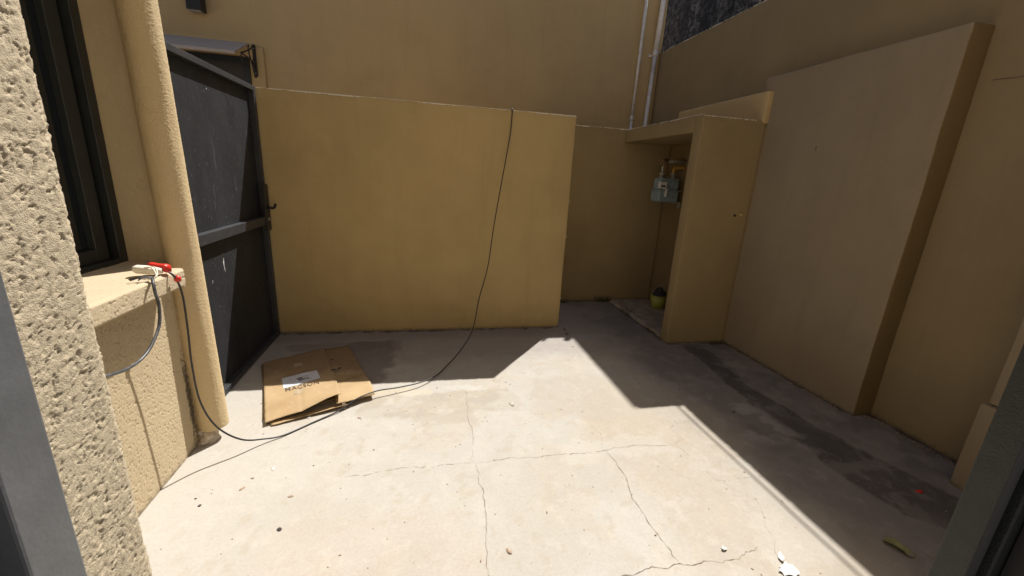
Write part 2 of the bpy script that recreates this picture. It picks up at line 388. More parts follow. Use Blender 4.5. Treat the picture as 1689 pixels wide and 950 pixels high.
def floor_z(x, y):
    i = int(np.clip((x-x0)/(x1-x0)*(nx-1), 0, nx-1)); j = int(np.clip((y-y0)/(y1-y0)*(ny-1), 0, ny-1)); return float(Z[i, j])
def crack(pts, wd, mat='crack', amp=.02, seed=0, gaps=0.):
    rnd = random.Random(seed); P = []
    for a, b in zip(pts[:-1], pts[1:]):
        a = Vector((*a, 0)); b = Vector((*b, 0)); n = max(2, int((b-a).length/.016))
        for k in range(n): P.append(a.lerp(b, k/n))
    P.append(Vector((*pts[-1], 0))); off = 0; j2 = 0; m = MB(); L = []; Rr = []
    for i, p in enumerate(P):
        d = (P[min(i+1, len(P)-1)]-P[max(i-1, 0)]).normalized(); s_ = Vector((-d.y, d.x, 0))
        off = off*.90+rnd.uniform(-1, 1)*amp*.35; q = p+s_*(off+rnd.uniform(-1, 1)*amp*.12)
        h = wd*.28*(.35+1.1*rnd.random()**1.5)
        t = min(i, len(P)-1-i)/len(P); h *= min(1, .25+t*8)
        z = floor_z(q.x, q.y)+.0022
        L.append(q+s_*h+Vector((0, 0, z))); Rr.append(q-s_*h+Vector((0, 0, z)))
    n = len(P); vs = L+Rr
    fs = [(i, i+1, n+i+1, n+i) for i in range(n-1) if rnd.random() > gaps]
    m.add(vs, fs); return m.build('crack', M[mat], fl)
crack([(.31, 2.84), (.29, 2.45), (.29, 2.2), (.28, 1.98)], .0035, seed=1, gaps=.15)
crack([(.28, 1.98), (.285, 1.68), (.27, 1.43), (.265, 1.1)], .0040, seed=2)
crack([(-.45, 1.97), (-.2, 1.985), (.0, 1.97), (.28, 1.985)], .0032, seed=3, gaps=.25)
crack([(.28, 1.985), (.52, 1.975), (.78, 1.985), (1.09, 1.985), (1.35, 2.0), (1.56, 1.98)], .0038, seed=4, gaps=.08)
crack([(1.05, 2.32), (1.12, 2.2), (1.09, 1.99)], .003, seed=5, gaps=.2)
crack([(1.09, 1.99), (1.10, 1.76), (1.06, 1.5), (1.08, 1.34), (1.09, 1.21)], .004, seed=6)
crack([(.55, 1.19), (.74, 1.2), (.91, 1.205), (1.06, 1.215), (1.29, 1.20), (1.53, 1.22)], .0044, seed=7)
crack([(1.56, 1.98), (1.66, 2.03)], .003, seed=8); crack([(1.56, 1.98), (1.585, 1.86)], .003, seed=9)
crack([(1.62, 2.14), (1.7, 2.19), (1.93, 2.2)], .0025, seed=10, gaps=.2)
crack([(1.60, 1.8), (1.66, 1.6), (1.74, 1.45), (1.62, 1.25), (1.55, 1.15)], .003, 'crackfill', .03, 11, .2)
crack([(1.35, 1.9), (1.45, 1.75), (1.52, 1.62)], .004, 'crackfill', .03, 12, .3)
crack([(1.6, 1.66), (1.85, 1.63)], .002, seed=13, gaps=.3)

# ------------------------------------------------------------------ tall house wall at the back
th = thing('house', (1, 6, 0), 'tall ochre house wall at the back of the courtyard, behind the lower walls', 'building')
m = MB(); m.pbox(-5.5, 3.34, 6.0, 6.25, 0, 4.43, .12, .004, 3); o = m.build('wall', M['ochre_tall'], th); add_wall_bevel(o, .012)
m = MB()
m.box(-2.05, -1.89, 5.965, 6.01, 0, 2.92); m.box(-3.15, -2.99, 5.965, 6.01, 0, 2.92); m.box(-2.99, -2.05, 5.965, 6.01, 2.80, 2.92)
m.build('architrave', M['ochre_tall'], th, bevel=.006)
dr = MB(); dr.box(-2.99, -2.05, 5.975, 6.01, 0, 2.80); dro = dr.build('door', flat('brown_black_door', (.045, .037, .032), .45, nscale=12), th)
m = MB(); m.box(-2.11, -2.05, 5.945, 5.98, 0, 2.8); m.box(-2.99, -2.93, 5.945, 5.98, 0, 2.8); m.box(-2.93, -2.11, 5.945, 5.98, 2.73, 2.8)
m.build('frame', M['winframe'], dro, bevel=.003)

# canopy over the door
aw = thing('door_canopy', (-2.5, 6, 2.8), 'small white canopy on black scroll brackets above the door in the tall wall', 'canopy')
m = MB(); nx_ = 24
pts = []
for i in range(nx_+1):
    t = i/nx_; y = 5.955-.42*t; z = 2.955-.19*t
    pts.append((y, z))
vs = []; fs = []
for (y, z) in pts:
    for x in (-3.15, -2.04):
        vs += [(x, y, z), (x, y, z-.012)]
for i in range(nx_):
    a = i*4; b = a+4
    fs += [(a, a+2, b+2, b), (a+1, b+1, b+3, a+3), (a, b, b+1, a+1), (a+2, a+3, b+3, b+2)]
fs += [(0, 1, 3, 2), (nx_*4, nx_*4+2, nx_*4+3, nx_*4+1)]
m.add(vs, fs); m.build('panel', M['awn'], aw)
m = MB(); m.box(-3.155, -2.035, 5.52, 5.538, 2.735, 2.768); m.build('edge_strip', M['awn'], aw, bevel=.003)
def scroll(xb):
    m = MB()
    m.box(xb-.016, xb+.016, 5.945, 5.965, 2.60, 2.945)
    f = lambda L: catmull([(xb, y, z) for y, z in L], 8)
    m.tube(f([(5.95, 2.93), (5.80, 2.85), (5.54, 2.755)]), .008, 6)
    m.tube(f([(5.95, 2.61), (5.93, 2.585), (5.90, 2.61), (5.85, 2.72), (5.80, 2.79), (5.78, 2.87), (5.81, 2.90)]), .008, 6)
    m.tube(f([(5.94, 2.70), (5.86, 2.74), (5.72, 2.755), (5.60, 2.76), (5.55, 2.73), (5.56, 2.69), (5.59, 2.70)]), .007, 6)
    m.tube(f([(5.94, 2.80), (5.90, 2.77), (5.86, 2.72), (5.90, 2.69)]), .006, 6)
    return m
for xb in (-1.985, -3.1):
    b = scroll(xb).build('bracket', M['black_iron'], aw)
    for zz in (2.63, 2.9):
        m = MB(); m.tube([(xb, 5.946, zz), (xb, 5.938, zz)], .007, 8); m.build('screw', M['galv'], b)

# wall lamp
lp = thing('wall_lamp', (-2.5, 6, 3.3), 'black box shaped lamp fixed high on the tall ochre wall above the door', 'lamp')
m = MB(); m.box(-2.60, -2.45, 5.86, 5.985, 3.215, 3.46); m.build('housing', M['black_iron'], lp, bevel=.006)
m = MB(); m.box(-2.585, -2.465, 5.875, 5.965, 3.205, 3.216); m.build('lens', flat('lamp_lens', (.35, .33, .3), .2, nscale=10), lp)
m = MB(); m.box(-2.57, -2.48, 5.985, 6.0, 3.26, 3.42); m.build('wall_plate', M['black_iron'], lp)

# two white conduits
for k, (xa, xb, r, lab) in enumerate(((2.965, 2.985, .022, 'thin white conduit on the tall wall, the farther of the pair from the corner'), (3.185, 3.245, .030, 'thicker white downpipe running beside the corner of the tall wall'))):
    t = thing('pipe', (xa, 5.93, 0), lab, 'pipe', 'white pipes on the tall wall')
    m = MB(); zz = 3.40 if k else 2.52
    m.tube([(xa-.0, 5.945, 0), (xa, 5.945, 1.5), (xa+(xb-xa)*.5, 5.945, zz)], r, 12, True); m.build('lower_tube', M['white'], t)
    m = MB(); m.tube([(xa+(xb-xa)*.5, 5.945, zz), (xb, 5.945, 4.43)], r*(1.2 if k else 1.0), 12); m.build('upper_tube', M['white'], t)
    m = MB()
    m.tube([(xa+(xb-xa)*.5, 5.945, zz-.04), (xa+(xb-xa)*.5, 5.945, zz+.02)], r*1.32, 12); 
    if k: m.box(xa-.05, xa+.09, 5.975, 5.995, zz-.05, zz-.02)
    m.build('clip', M['white'], t)

# dark mouldy neighbour
m = MB(); m.box(3.98, 9, 5.46, 14, 0, 6.03)
nb = m.build('neighbouring_building', M['mottled']); tag(nb, 'dark building with black mould stains rising behind the right boundary wall', 'building')

# ------------------------------------------------------------------ privacy wall and low recess wall
m = MB(); m.pbox(-1.40, 1.46, 4.09, 4.23, -.02, 2.205, .07, .004, 11)
pw = m.build('privacy_wall', M['ochre']); add_wall_bevel(pw)
tag(pw, 'freestanding ochre plaster wall beside the gate with a cord hanging over its top', 'wall')
m = MB()
rnd = random.Random(3)
def chips(x_a, x_b, yy, zz, n, hmax, dens=.8, seed=1, axis=0):
    """thin line of bare cement where the paint has worn off a wall's top edge"""
    r_ = random.Random(seed); mm = MB(); L = (x_b-x_a)/n; h = .5
    T = []; 
    for i in range(n+1):
        h = min(1, max(.25, h+r_.uniform(-.3, .3))); T.append(h)
    vs = []; fs = []
    for i in range(n+1):
        a = x_a+L*i; hh = hmax*T[i]
        if axis == 0: vs += [(a, yy-.0035, zz+.001), (a, yy-.0035, zz-hh), (a, yy+.03, zz+.004)]
        else: vs += [(yy-.0035, a, zz+.001), (yy-.0035, a, zz-hh), (yy+.03, a, zz+.004)]
    for i in range(n):
        if r_.random() < dens:
            b = i*3; fs += [(b, b+3, b+4, b+1), (b, b+2, b+5, b+3)]
    mm.add(vs, fs); return mm
for (z_c, h_) in ((1.02, .03), (1.38, .018), (.34, .022)):
    mm = MB(); rq = random.Random(int(z_c*100)); n = 9
    vs = [(1.4615, 4.093, z_c)]+[(1.461+rq.uniform(-.010, .0006), 4.086+rq.uniform(-.0008, .0008), z_c+h_*(k/n-.5)) for k in range(n)]
    mm.add([(1.4630-abs(k/n-.5)*.004-rq.uniform(0, .004), 4.0855, z_c+h_*(k/n-.5)) for k in range(n)]+[(1.4655, 4.0865, z_c+h_*(k/n-.5)) for k in range(n)], [(k, k+1, n+k+1, n+k) for k in range(n-1)])
    mm.build('edge_chip', M['cement_edge'], pw)
chips(-1.39, 1.45, 4.09, 2.205, 160, .010, .9, 4).build('worn_top_edge', M['cement_edge'], pw)

m = MB(); m.pbox(1.25, 3.20, 5.05, 5.20, -.02, 2.245, .07, .004, 21)
lw = m.build('recess_wall', M['ochre_shelter_shaded']); add_wall_bevel(lw)
tag(lw, 'low ochre wall closing the recess behind the freestanding wall, under the white pipes', 'wall')
chips(1.4, 2.50, 5.05, 2.245, 80, .012, .92, 5).build('worn_top_edge', M['cement_edge'], lw)

# ------------------------------------------------------------------ right boundary wall with its projections
rw = thing('boundary_wall', (3.4, 3, 0), 'high ochre boundary wall along the right side with a mouldy building behind', 'wall')
m = MB(); m.pbox(3.31, 3.47, .6, 6.0, -.02, 3.415, .09, .004, 31); o = m.build('wall', M['ochre_right_shaded'], rw); add_wall_bevel(o, .01)
chips(2.0, 5.98, 3.31, 3.415, 170, .012, .8, 6, 1).build('worn_top_edge', M['cement_edge'], rw)
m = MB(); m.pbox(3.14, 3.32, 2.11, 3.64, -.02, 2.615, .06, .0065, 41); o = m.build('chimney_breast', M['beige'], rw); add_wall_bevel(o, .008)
o.data.materials.append(M['ochre_deep_shade'])
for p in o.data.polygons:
    if p.normal.y < -.7: p.material_index = 1  # near side in ochre, its shade put into the colour
m = MB(); m.pbox(3.115, 3.33, 3.522, 5.06, -.02, 2.20, .06, .004, 53); m.build('inner_pier', M['ochre_deep_shade'], rw)  # darkness behind the meter put into the pier's colour
m = MB(); m.pbox(3.085, 3.33, 3.518, 4.93, 2.20, 2.485, .06, .004, 51); o = m.build('ledge', M['ochre_tall'], rw); add_wall_bevel(o, .02)
for (y_, z_c, L_) in ((2.95, 1.955, .035),):
    m = MB(); m.box(3.1335, 3.1375, y_-.003, y_+.003, z_c-L_/2, z_c+L_/2); m.build('nick', M['crack'], rw)
m = MB(); r_ = random.Random(4); P_ = [(3.3045, 1.35+.03*i, 2.30+r_.uniform(-.006, .006)) for i in range(24)]; m.tube(P_, .002, 4); m.build('wall_crack', M['crack'], rw)
m = MB(); m.pbox(3.045, 3.32, .60, 1.42, .53, 3.0, .07, .003, 61); o = m.build('pilaster', M['beige'], rw); add_wall_bevel(o, .01)
m = MB(); m.pbox(3.015, 3.32, .60, 1.435, -.02, .525, .07, .003, 62); o = m.build('pilaster_base', M['beige'], rw); add_wall_bevel(o, .01)

# meter shelter
ms = thing('meter_shelter', (2.8, 3.6, 0), 'ochre plastered shelter with a flat roof and open side around the gas meter', 'shelter')
m = MB(); m.pbox(2.465, 3.15, 3.53, 3.655, -.02, 2.225, .05, .0055, 71); o = m.build('front_wall', M['ochre_shelter_shaded'], ms); add_wall_bevel(o)
m = MB(); m.pbox(2.465, 3.09, 3.657, 5.052, 2.085, 2.23, .07, .006, 72); o = m.build('roof_slab', M['ochre_shelter_shaded'], ms); add_wall_bevel(o)
chips(2.47, 3.02, 3.53, 2.225, 40, .012, .85, 8).build('worn_top_edge', M['cement_edge'], ms)
chips(3.54, 5.05, 2.465, 2.235, 80, .012, .92, 9, 1).build('worn_roof_edge', M['cement_edge'], ms)
m = MB(); m.pbox(2.49, 3.09, 3.655, 5.05, -.02, .028, .05, .006, 73); m.build('floor_slab', M['slab'], ms)
m = MB(); m.tube([(2.985, 3.532, 1.345), (2.985, 3.527, 1.345)], .014, 12); m.build('hole', M['black_iron'], ms)
m = MB(); m.tube([(3.03, 3.535, 1.36), (3.03, 3.49, 1.355)], .012, 10); m.build('pipe_stub', M['ochre'], ms)

# gas meter
gm = thing('gas_meter', (2.92, 4.65, 1.4), 'blue grey gas meter with a white dial box hanging in the open shelter', 'meter')
def rbox(x0, x1, y0, y1, z0, z1): m = MB(); m.box(x0, x1, y0, y1, z0, z1); return m
cx = 2.895
o = rbox(cx-.135, cx+.135, 4.57, 4.76, 1.395, 1.535).build('lower_casing', M['meter'], gm, bevel=.022, seg=4)
o = rbox(cx-.125, cx+.125, 4.58, 4.75, 1.535, 1.68).build('upper_casing', M['meter'], gm, bevel=.022, seg=4)
m = MB(); m.box(cx-.145, cx+.145, 4.56, 4.77, 1.528, 1.542); m.build('seam_flange', M['meter'], gm, bevel=.004)
for i in range(6):
    m = MB(); xx = cx-.02+i*.024
    m.tube([(xx, 4.578, 1.55), (xx, 4.578, 1.665)], .006, 6); m.build('rib', M['meter'], gm)
o = rbox(cx-.155, cx-.065, 4.535, 4.59, 1.555, 1.635).build('dial_box', M['meterwhite'], gm, bevel=.006)
m = MB(); m.box(cx-.143, cx-.085, 4.531, 4.5345, 1.575, 1.592); m.build('counter_window', M['black_iron'], o)
m = MB(); m.box(cx-.09, cx-.03, 4.54, 4.575, 1.545, 1.558); m.box(cx-.062, cx-.045, 4.54, 4.575, 1.46, 1.55); m.build('seal_tag', M['meterwhite'], gm)
for xx in (cx-.075, cx+.075):
    m = MB(); m.tube([(xx, 4.665, 1.675), (xx, 4.665, 1.70)], .030, 6); m.tube([(xx, 4.665, 1.70), (xx, 4.665, 1.745)], .022, 12)
    m.tube([(xx, 4.665, 1.715), (xx, 4.665, 1.737)], .034, 6); m.build('union_nut', M['galv'], gm)
m = MB(); m.tube(catmull([(cx-.075, 4.665, 1.74), (cx-.078, 4.665, 1.80), (cx-.06, 4.665, 1.86)], 5), .014, 10)
m.tube([(cx-.07, 4.665, 1.875), (3.12, 4.665, 1.885)], .019, 12); m.build('inlet_pipe', M['galv'], gm)
m = MB(); m.tube([(cx-.12, 4.665, 1.872), (cx-.03, 4.665, 1.877)], .032, 10); m.tube([(cx-.07, 4.665, 1.82), (cx-.07, 4.665, 1.87)], .026, 8)
m.tube([(cx-.09, 4.60, 1.86), (cx-.09, 4.67, 1.87)], .018, 8); m.box(cx-.15, cx-.05, 4.585, 4.60, 1.845, 1.862)
m.tube([(cx-.155, 4.665, 1.83), (cx-.06, 4.665, 1.85)], .012, 6); m.build('valve', M['brass'], gm)
m = MB(); m.tube(catmull([(cx+.075, 4.665, 1.745), (cx+.075, 4.665, 1.775), (cx+.085, 4.665, 1.80), (cx+.12, 4.665, 1.808), (3.12, 4.665, 1.81)], 6), .020, 12); m.build('outlet_pipe', M['yellow'], gm)
m = MB(); m.box(cx+.11, 3.09, 4.60, 4.70, 1.385, 1.40); m.box(cx+.17, 3.09, 4.60, 4.62, 1.33, 1.385); m.build('shelf_bracket', M['galv'], gm)

# bucket behind the pillar
bk = thing('bucket', (3.0, 4.62, .03), 'yellow green bucket half hidden in the shelter, below the gas meter', 'bucket')
m = MB(); m.tube([(3.0, 4.62, .03), (3.0, 4.62, .20)], [.082, .10], 24, True); m.build('body', M['bucket'], bk)
m = MB(); a = [(3.0+.101*math.cos(t*math.pi/12), 4.62+.101*math.sin(t*math.pi/12), .20) for t in range(25)]; m.tube(a, .006, 6); m.build('rim', M['bucket'], bk)
m = MB(); a = [(3.0+.09*math.cos(t*math.pi/12), 4.62, .20+.14*math.sin(t*math.pi/12)) for t in range(13)]; m.tube(a, .003, 6); m.build('handle', M['galv'], bk)
rg = MB(); r_ = random.Random(5)
Pq = np.zeros((17, 17, 3))
for i in range(17):
    for j in range(17):
        a = i/16*2*math.pi; rr = .085*math.sin(j/16*math.pi/2)
        Pq[i, j] = (3.0+rr*math.cos(a), 4.62+rr*math.sin(a), .19+.10*math.cos(j/16*math.pi/2)+.02*math.sin(3*a)*math.sin(j/3))
rg.grid(Pq); tag(rg.build('rag', flat('black_rag', (.03, .028, .03), .9, nscale=20), None), 'crumpled black rag stuffed in the top of the yellow green bucket', 'rag')

# ------------------------------------------------------------------ metal gate
gt = thing('gate', (-1.38, 2.7, 0), 'dark grey sheet metal gate standing along the left side, meeting the freestanding wall', 'gate')
gy0, gy1 = 2.62, 4.055
m = MB(); m.box(-1.425, -1.412, gy0, gy1, .05, 2.19); m.build('sheet', M['gate'], gt)
def bar(name, *b): return rbox(*b).build(name, M['gatebar'], gt, bevel=.003)
bar('top_rail', -1.43, -1.372, gy0, gy1, 2.165, 2.205)
bar('bottom_rail', -1.43, -1.372, gy0, gy1, .012, .05)
bar('middle_rail', -1.41, -1.362, gy0, gy1-.04, 1.075, 1.145)
bar('stile', -1.43, -1.372, gy1-.045, gy1, .051, 2.164)
bar('stile', -1.43, -1.372, gy0, gy0+.045, .051, 2.164)
m = MB(); m.box(-1.372, -1.352, gy1-.10, gy1-.005, 1.02, 1.42); o = m.build('lock_box', M['black_iron'], gt, bevel=.003)
m = MB(); m.tube([(-1.352, gy1-.05, 1.22), (-1.31, gy1-.05, 1.22)], .012, 10); m.tube(catmull([(-1.31, gy1-.05, 1.22), (-1.305, gy1-.03, 1.225), (-1.30, gy1-.01, 1.25)], 4), .011, 8)
m.build('handle', M['black_iron'], o)
m = MB(); m.tube([(-1.352, gy1-.055, 1.12), (-1.345, gy1-.055, 1.12)], .014, 10); m.build('keyhole', M['galv'], o)
r_ = random.Random(8)
for (yy, zz, L, wd) in ((3.22, .875, .085, .011), (3.03, .80, .022, .004), (3.30, 2.05, .010, .006)):
    m = MB(); n = 14; lft = []; rgt = []
    for k in range(n):
        t = k/(n-1); h = wd*(math.sin(math.pi*min(1, t*.85+.1))**.7)*r_.uniform(.35, 1)*(1.3-t*.7)
        c_ = yy+.004*math.sin(t*5+L*30); lft.append((-1.4105, c_-h, zz+L*(.6-1.2*t))); rgt.append((-1.4105, c_+h*r_.uniform(.6, 1), zz+L*(.6-1.2*t)))
    m.add(lft+rgt, [(k, k+1, n+k+1, n+k) for k in range(n-1)]); m.build('paint_splash', M['chip'], gt)

# ------------------------------------------------------------------ left house: rough stucco wall, window, sill, column
def rough_d(u, v, s=1.0, seed=0, dirn=.5):
    """height 0..1 of trowelled stucco: flat lands with pits and ridges"""
    c, sn = math.cos(dirn), math.sin(dirn); a = (u*c+v*sn)/s; b = (-u*sn+v*c)/s
    w1 = fbm(a*70, b*70, 0, seed+40, 3)-.5
    n1 = fbm(a*150+w1*3.5, b*230+w1*3.5, 0, seed, 4, .6); n2 = fbm(a*420, b*420, 0, seed+9, 2)
    n3 = fbm(a*75+w1, b*120, 0, seed+21, 3)
    return .85*sstep(.30, .41, n1)+.35*sstep(.54, .62, n1)*sstep(.45, .6, n3)+.35*n2+.35*sstep(.26, .36, n3)
def pitted(u, v, seed=0, s=1.):
    n1 = fbm(u*135/s, v*135/s, 0, seed, 3, .6); n2 = fbm(u*300/s, v*300/s, 0, seed+5, 2)
    return sstep(.27, .40, n1)*.8+.4*n2+.35*fbm(u*9, v*9, 0, seed+7, 2)
lh = thing('left_house', (-1.4, 1.8, 0), 'rough beige stucco house side on the left with a dark window', 'building')
m = MB(); xw = -1.29
m.box(-1.60, xw-.010, .56, 2.56, -.02, .99); m.box(-1.60, xw-.012, 2.445, 2.56, .99, 3.6)
m.box(-1.60, xw-.012, .56, .80, .99, 3.6); m.box(-1.60, xw-.012, .80, 2.445, 2.75, 3.6)
def gridpanel(u0, u1, v0, v1, st, fn):
    U, V = np.meshgrid(np.linspace(u0, u1, int((u1-u0)/st)+2), np.linspace(v0, v1, int((v1-v0)/st)+2), indexing='ij')
    return U, V, fn(U, V)
U, V, H = gridpanel(1.3, 2.56, -.01, .99, .0036, lambda u, v: pitted(u, v, 3))
m.grid(np.stack([xw-.004+H*.0036-.03*sstep(2.50, 2.56, U), U, V], -1))
# pier between window and column, wrapping round into the reveal with a rounded arris
U, V, H = gridpanel(0, .42, .99, 3.4, .0075, lambda u, v: pitted(u, v, 7, 1.5))
arc = .045; Lr = .20
def prof(u):   # u=0 deep in the reveal, runs out to the face then along +Y
    x = np.where(u < Lr, -1.53+u, xw-arc+arc*np.sin(np.clip((u-Lr)/arc, 0, math.pi/2)))
    y = np.where(u < Lr, 2.43, 2.43+arc-arc*np.cos(np.clip((u-Lr)/arc, 0, math.pi/2)))
    y = y+np.clip(u-Lr-arc*math.pi/2, 0, 9)
    return x, y
x_, y_ = prof(U); x_ = np.where(U >= Lr, x_+.0, x_)
m.grid(np.stack([x_+H*.003, y_-H*.003*(U < Lr+.03)-.0, V], -1))
m.build('wall', M['rough'], lh)
# window
wn = MB(); wn.box(-1.56, -1.50, 2.375, 2.428, 1.055, 2.75); wn.box(-1.56, -1.50, .80, 2.375, 1.055, 1.10); wn.box(-1.56, -1.50, .80, 2.375, 2.70, 2.75); wn.box(-1.56, -1.50, .80, .85, 1.10, 2.70)
wo_ = wn.build('window', M['winframe'], lh, bevel=.004)
m = MB(); m.box(-1.585, -1.525, 2.27, 2.345, 1.10, 2.70); m.box(-1.585, -1.525, .87, .93, 1.10, 2.70); m.box(-1.585, -1.525, .93, 2.27, 1.10, 1.16); m.box(-1.585, -1.525, .93, 2.27, 2.64, 2.70)
m.box(-1.585, -1.525, 1.60, 1.66, 1.16, 2.64)
m.build('frame', M['winframe'], wo_, bevel=.004)
m = MB(); m.box(-1.562, -1.556, .93, 2.28, 1.15, 2.65); m.build('pane', M['glass'], wo_)
m = MB(); m.box(-1.66, -1.60, .7, 2.5, .95, 2.8); m.build('dark_room_backing', flat('dark_room', (.02, .02, .02), .9, nscale=5, bs=0), wo_)  # dark sheet standing for the unlit room behind the glass
# sill: rough front, smoother sloping top
m = MB(); fx = -1.172
m.box(-1.56, fx-.006, .80, 2.245, .985, 1.06)
U, V, H = gridpanel(1.0, 2.25, .982, 1.078, .0034, lambda u, v: pitted(u, v, 13, .9))
edge = sstep(.984, .995, V)*sstep(1.080, 1.064, V)
m.grid(np.stack([fx-.010+.010*edge+H*.0038*(.3+.7*edge), U, V], -1))
U, V, H = gridpanel(1.0, 2.25, -1.56, fx-.008, .008, lambda u, v: pitted(u, v, 17, 1.2))
m.grid(np.stack([V, U, 1.074+H*.0022+.0*U], -1))
m.box(-1.56, fx-.004, 2.235, 2.262, .984, 1.072)
m.box(-1.56, -1.28, 2.25, 2.44, .985, 1.074)
m.build('sill', M['sill'], lh)
# round column
na, nz = 160, 1100; A, Zc = np.meshgrid(np.linspace(0, 2*math.pi, na), np.linspace(.085, 3.6, nz), indexing='ij')
rr = .0765+.0008*(fbm(np.cos(A)*9+50, np.sin(A)*9+50, Zc*60, 5, 3)-.5)+.010*(fbm(np.cos(A)*1.2+5, np.sin(A)*1.2+5, Zc*2.0, 8, 3)-.5)+.006*sstep(.35, .1, Zc)*0
rr += .0009*(sstep(.42, .62, fbm(np.cos(A)*14+9, np.sin(A)*14+9, Zc*190, 15, 2)))
rr[-1] = rr[0]
cxx, cyy = -1.232, 2.425
Pc = np.stack([cxx+rr*np.cos(A)-.018*Zc, cyy+rr*np.sin(A), Zc], -1)
m = MB(); m.grid(Pc)
m.add([Pc[i, 0] for i in range(na-1)], [tuple(range(na-1))]); 
cl = m.build('column', M['column'], None, weld=True); tag(cl, 'round ochre plastered column beside the window, ending just above the floor', 'column')
# broken cement footing behind the column's foot
m = MB(); Pf = np.zeros((33, 17, 3)); 
for i in range(33):
    for j in range(17):
        a = i/32*2*math.pi; t = j/16; nn = float(fbm(math.cos(a)*3+4, math.sin(a)*3+4, t*3, 3, 3))
        r0_ = (.055+.04*(nn-.5)*2)*(1-.25*t)
        Pf[i, j] = (-1.262+r0_*math.cos(a), 2.405+r0_*1.2*math.sin(a), -.01+.10*t)
Pf[-1] = Pf[0]
m.grid(Pf); m.add([Pf[i, 16] for i in range(32)], [tuple(range(32))]); m.build('footing', M['cement'], cl, weld=True)
# ------------------------------------------------------------------ doorway the photo is taken from
dw = thing('doorway_wall', (0, .5, 0), 'coarse cream stucco wall around the open doorway in the foreground', 'wall')
m = MB(); ex, ey, ej = -.394, .556, -.392
m.box(-3.2, ex-.012, .40, ey-.012, -.02, 4.6); m.box(1.34, 3.32, .40, ey, -.02, 4.6); m.box(ex-.012, 1.34, .40, ey, 2.42, 4.6)
U, V, H = gridpanel(0, .175, -.02, 2.42, .0015, lambda u, v: rough_d(u, v, 1.0, 3))
E1 = ey-.43; a_ = .008
x_ = np.where(U < E1, ej, ej-(U-E1)); y_ = np.where(U < E1, .43+U, ey)
k = sstep(E1-.006, E1+.006, U); amp = .0024*(.70+.5*fbm(U*6, V*6, 0, 71, 2))
nxn = 1-k; nyn = k; ln = np.sqrt(nxn**2+nyn**2)
cnr = -.004*np.exp(-((U-E1)/.006)**2)
x_ = x_+nxn/ln*(H*amp+cnr); y_ = y_+nyn/ln*(H*amp+cnr)+.006*k*(fbm(V*25, V*0, 0, 5, 3)-.5)
m.grid(np.stack([x_, y_, V], -1)); m.build('wall', M['jamb'], dw)
df = thing('door_frame', (0, .43, 0), 'grey painted steel door frame at the near edges of the view', 'door frame')
m = MB(); m.box(-.434, -.376, .392, .447, 0, 2.42); m.build('jamb', M['frame'], df, bevel=.003)
m = MB(); m.box(-.60, -.4365, .30, .392, 0, 2.42); m.build('dark_gap', M['black_iron'], df)  # black block standing for the dark interior beside the frame
dark = flat('shaded_grey_steel', (.034, .035, .031), .5, nscale=40, var=.15, bs=.7, bd=.002)
m = MB(); m.box(.984, 1.012, .40, .447, 0, 2.42); m.build('jamb', dark, df, bevel=.002)
m = MB(); m.box(1.012, 1.04, .425, .44, 0, 2.42); m.build('dark_gap', M['black_iron'], df)  # black strip standing for the dark gap beside the jamb
m = MB(); m.box(-.376, 1.34, .40, .447, 2.37, 2.42); m.build('head', M['frame'], df, bevel=.003)
dl = thing('door_leaf', (1.06, .4, 0), 'dark steel door leaf folded open at the right edge of the view', 'door')
m = MB(); m.box(1.036, 1.098, .395, .422, .01, 2.36); m.build('stile', dark, dl, bevel=.003)
m = MB(); m.box(1.06, 1.60, .36, .392, .01, 2.36); m.build('panel', M['black_iron'], dl)
m = MB(); m.box(-3, 3.3, -3, .30, -.05, -.004); ifl = m.build('indoor_floor', M['earth']); ifl['kind'] = 'structure'

# ------------------------------------------------------------------ cable over the wall to the sill
CP = [(.80, 4.20, 1.95), (.81, 4.235, 2.12), (.812, 4.225, 2.212), (.812, 4.15, 2.222), (.812, 4.085, 2.214), (.81, 4.07, 2.13), (.80, 4.06, 1.99), (.765, 4.03, 1.77), (.65, 3.87, 1.16), (.59, 3.78, .76), (.495, 3.63, .48), (.43, 3.54, .20),
      (.30, 3.34, .085), (.17, 3.16, .030), (.08, 3.02, .022), (-.04, 2.90, .034), (-.20, 2.83, .040), (-.34, 2.78, .050), (-.46, 2.70, .046), (-.57, 2.605, .014), (-.70, 2.50, .008), (-.84, 2.375, .010), (-.93, 2.32, .03), (-1.02, 2.25, .085),
      (-1.11, 2.21, .20), (-1.148, 2.17, .38), (-1.15, 2.155, .60), (-1.142, 2.155, .80), (-1.135, 2.145, .97), (-1.142, 2.125, 1.06), (-1.175, 2.125, 1.095), (-1.205, 2.13, 1.105)]
m = MB(); m.tube(catmull(CP, 8), .0048, 8); cb = m.build('cable', M['cord'])
tag(cb, 'long black cable hanging over the freestanding wall and running across the floor to the sill', 'cable')
m = MB()
c2 = catmull([(-1.165, 2.005, 1.088), (-1.145, 1.97, 1.075), (-1.135, 1.955, 1.03), (-1.13, 1.955, .98), (-1.13, 1.935, .90), (-1.13, 1.88, .845), (-1.13, 1.815, .81), (-1.13, 1.73, .80), (-1.13, 1.62, .82), (-1.13, 1.45, .88), (-1.10, 1.2, .95), (-1.0, .9, .95), (-.9, .62, .93), (-.9, .57, .93)], 8)
m.tube(c2, .0062, 8); cb2 = m.build('cable', M['cordgrey']); tag(cb2, 'short worn grey cable looping below the sill towards the doorway wall', 'cable')
m = MB()
for dx, dy in ((-.006, .0), (.004, .004), (-.001, -.006), (.008, -.004)):
    m.tube(catmull([(-1.165+dx, 2.005+dy, 1.09), (-1.19+dx, 1.985+dy*2, 1.098), (-1.215+dx*3, 1.97+dy*3, 1.090)], 4), .0028, 6)
m.build('frayed_sheath', M['cord'], cb2)
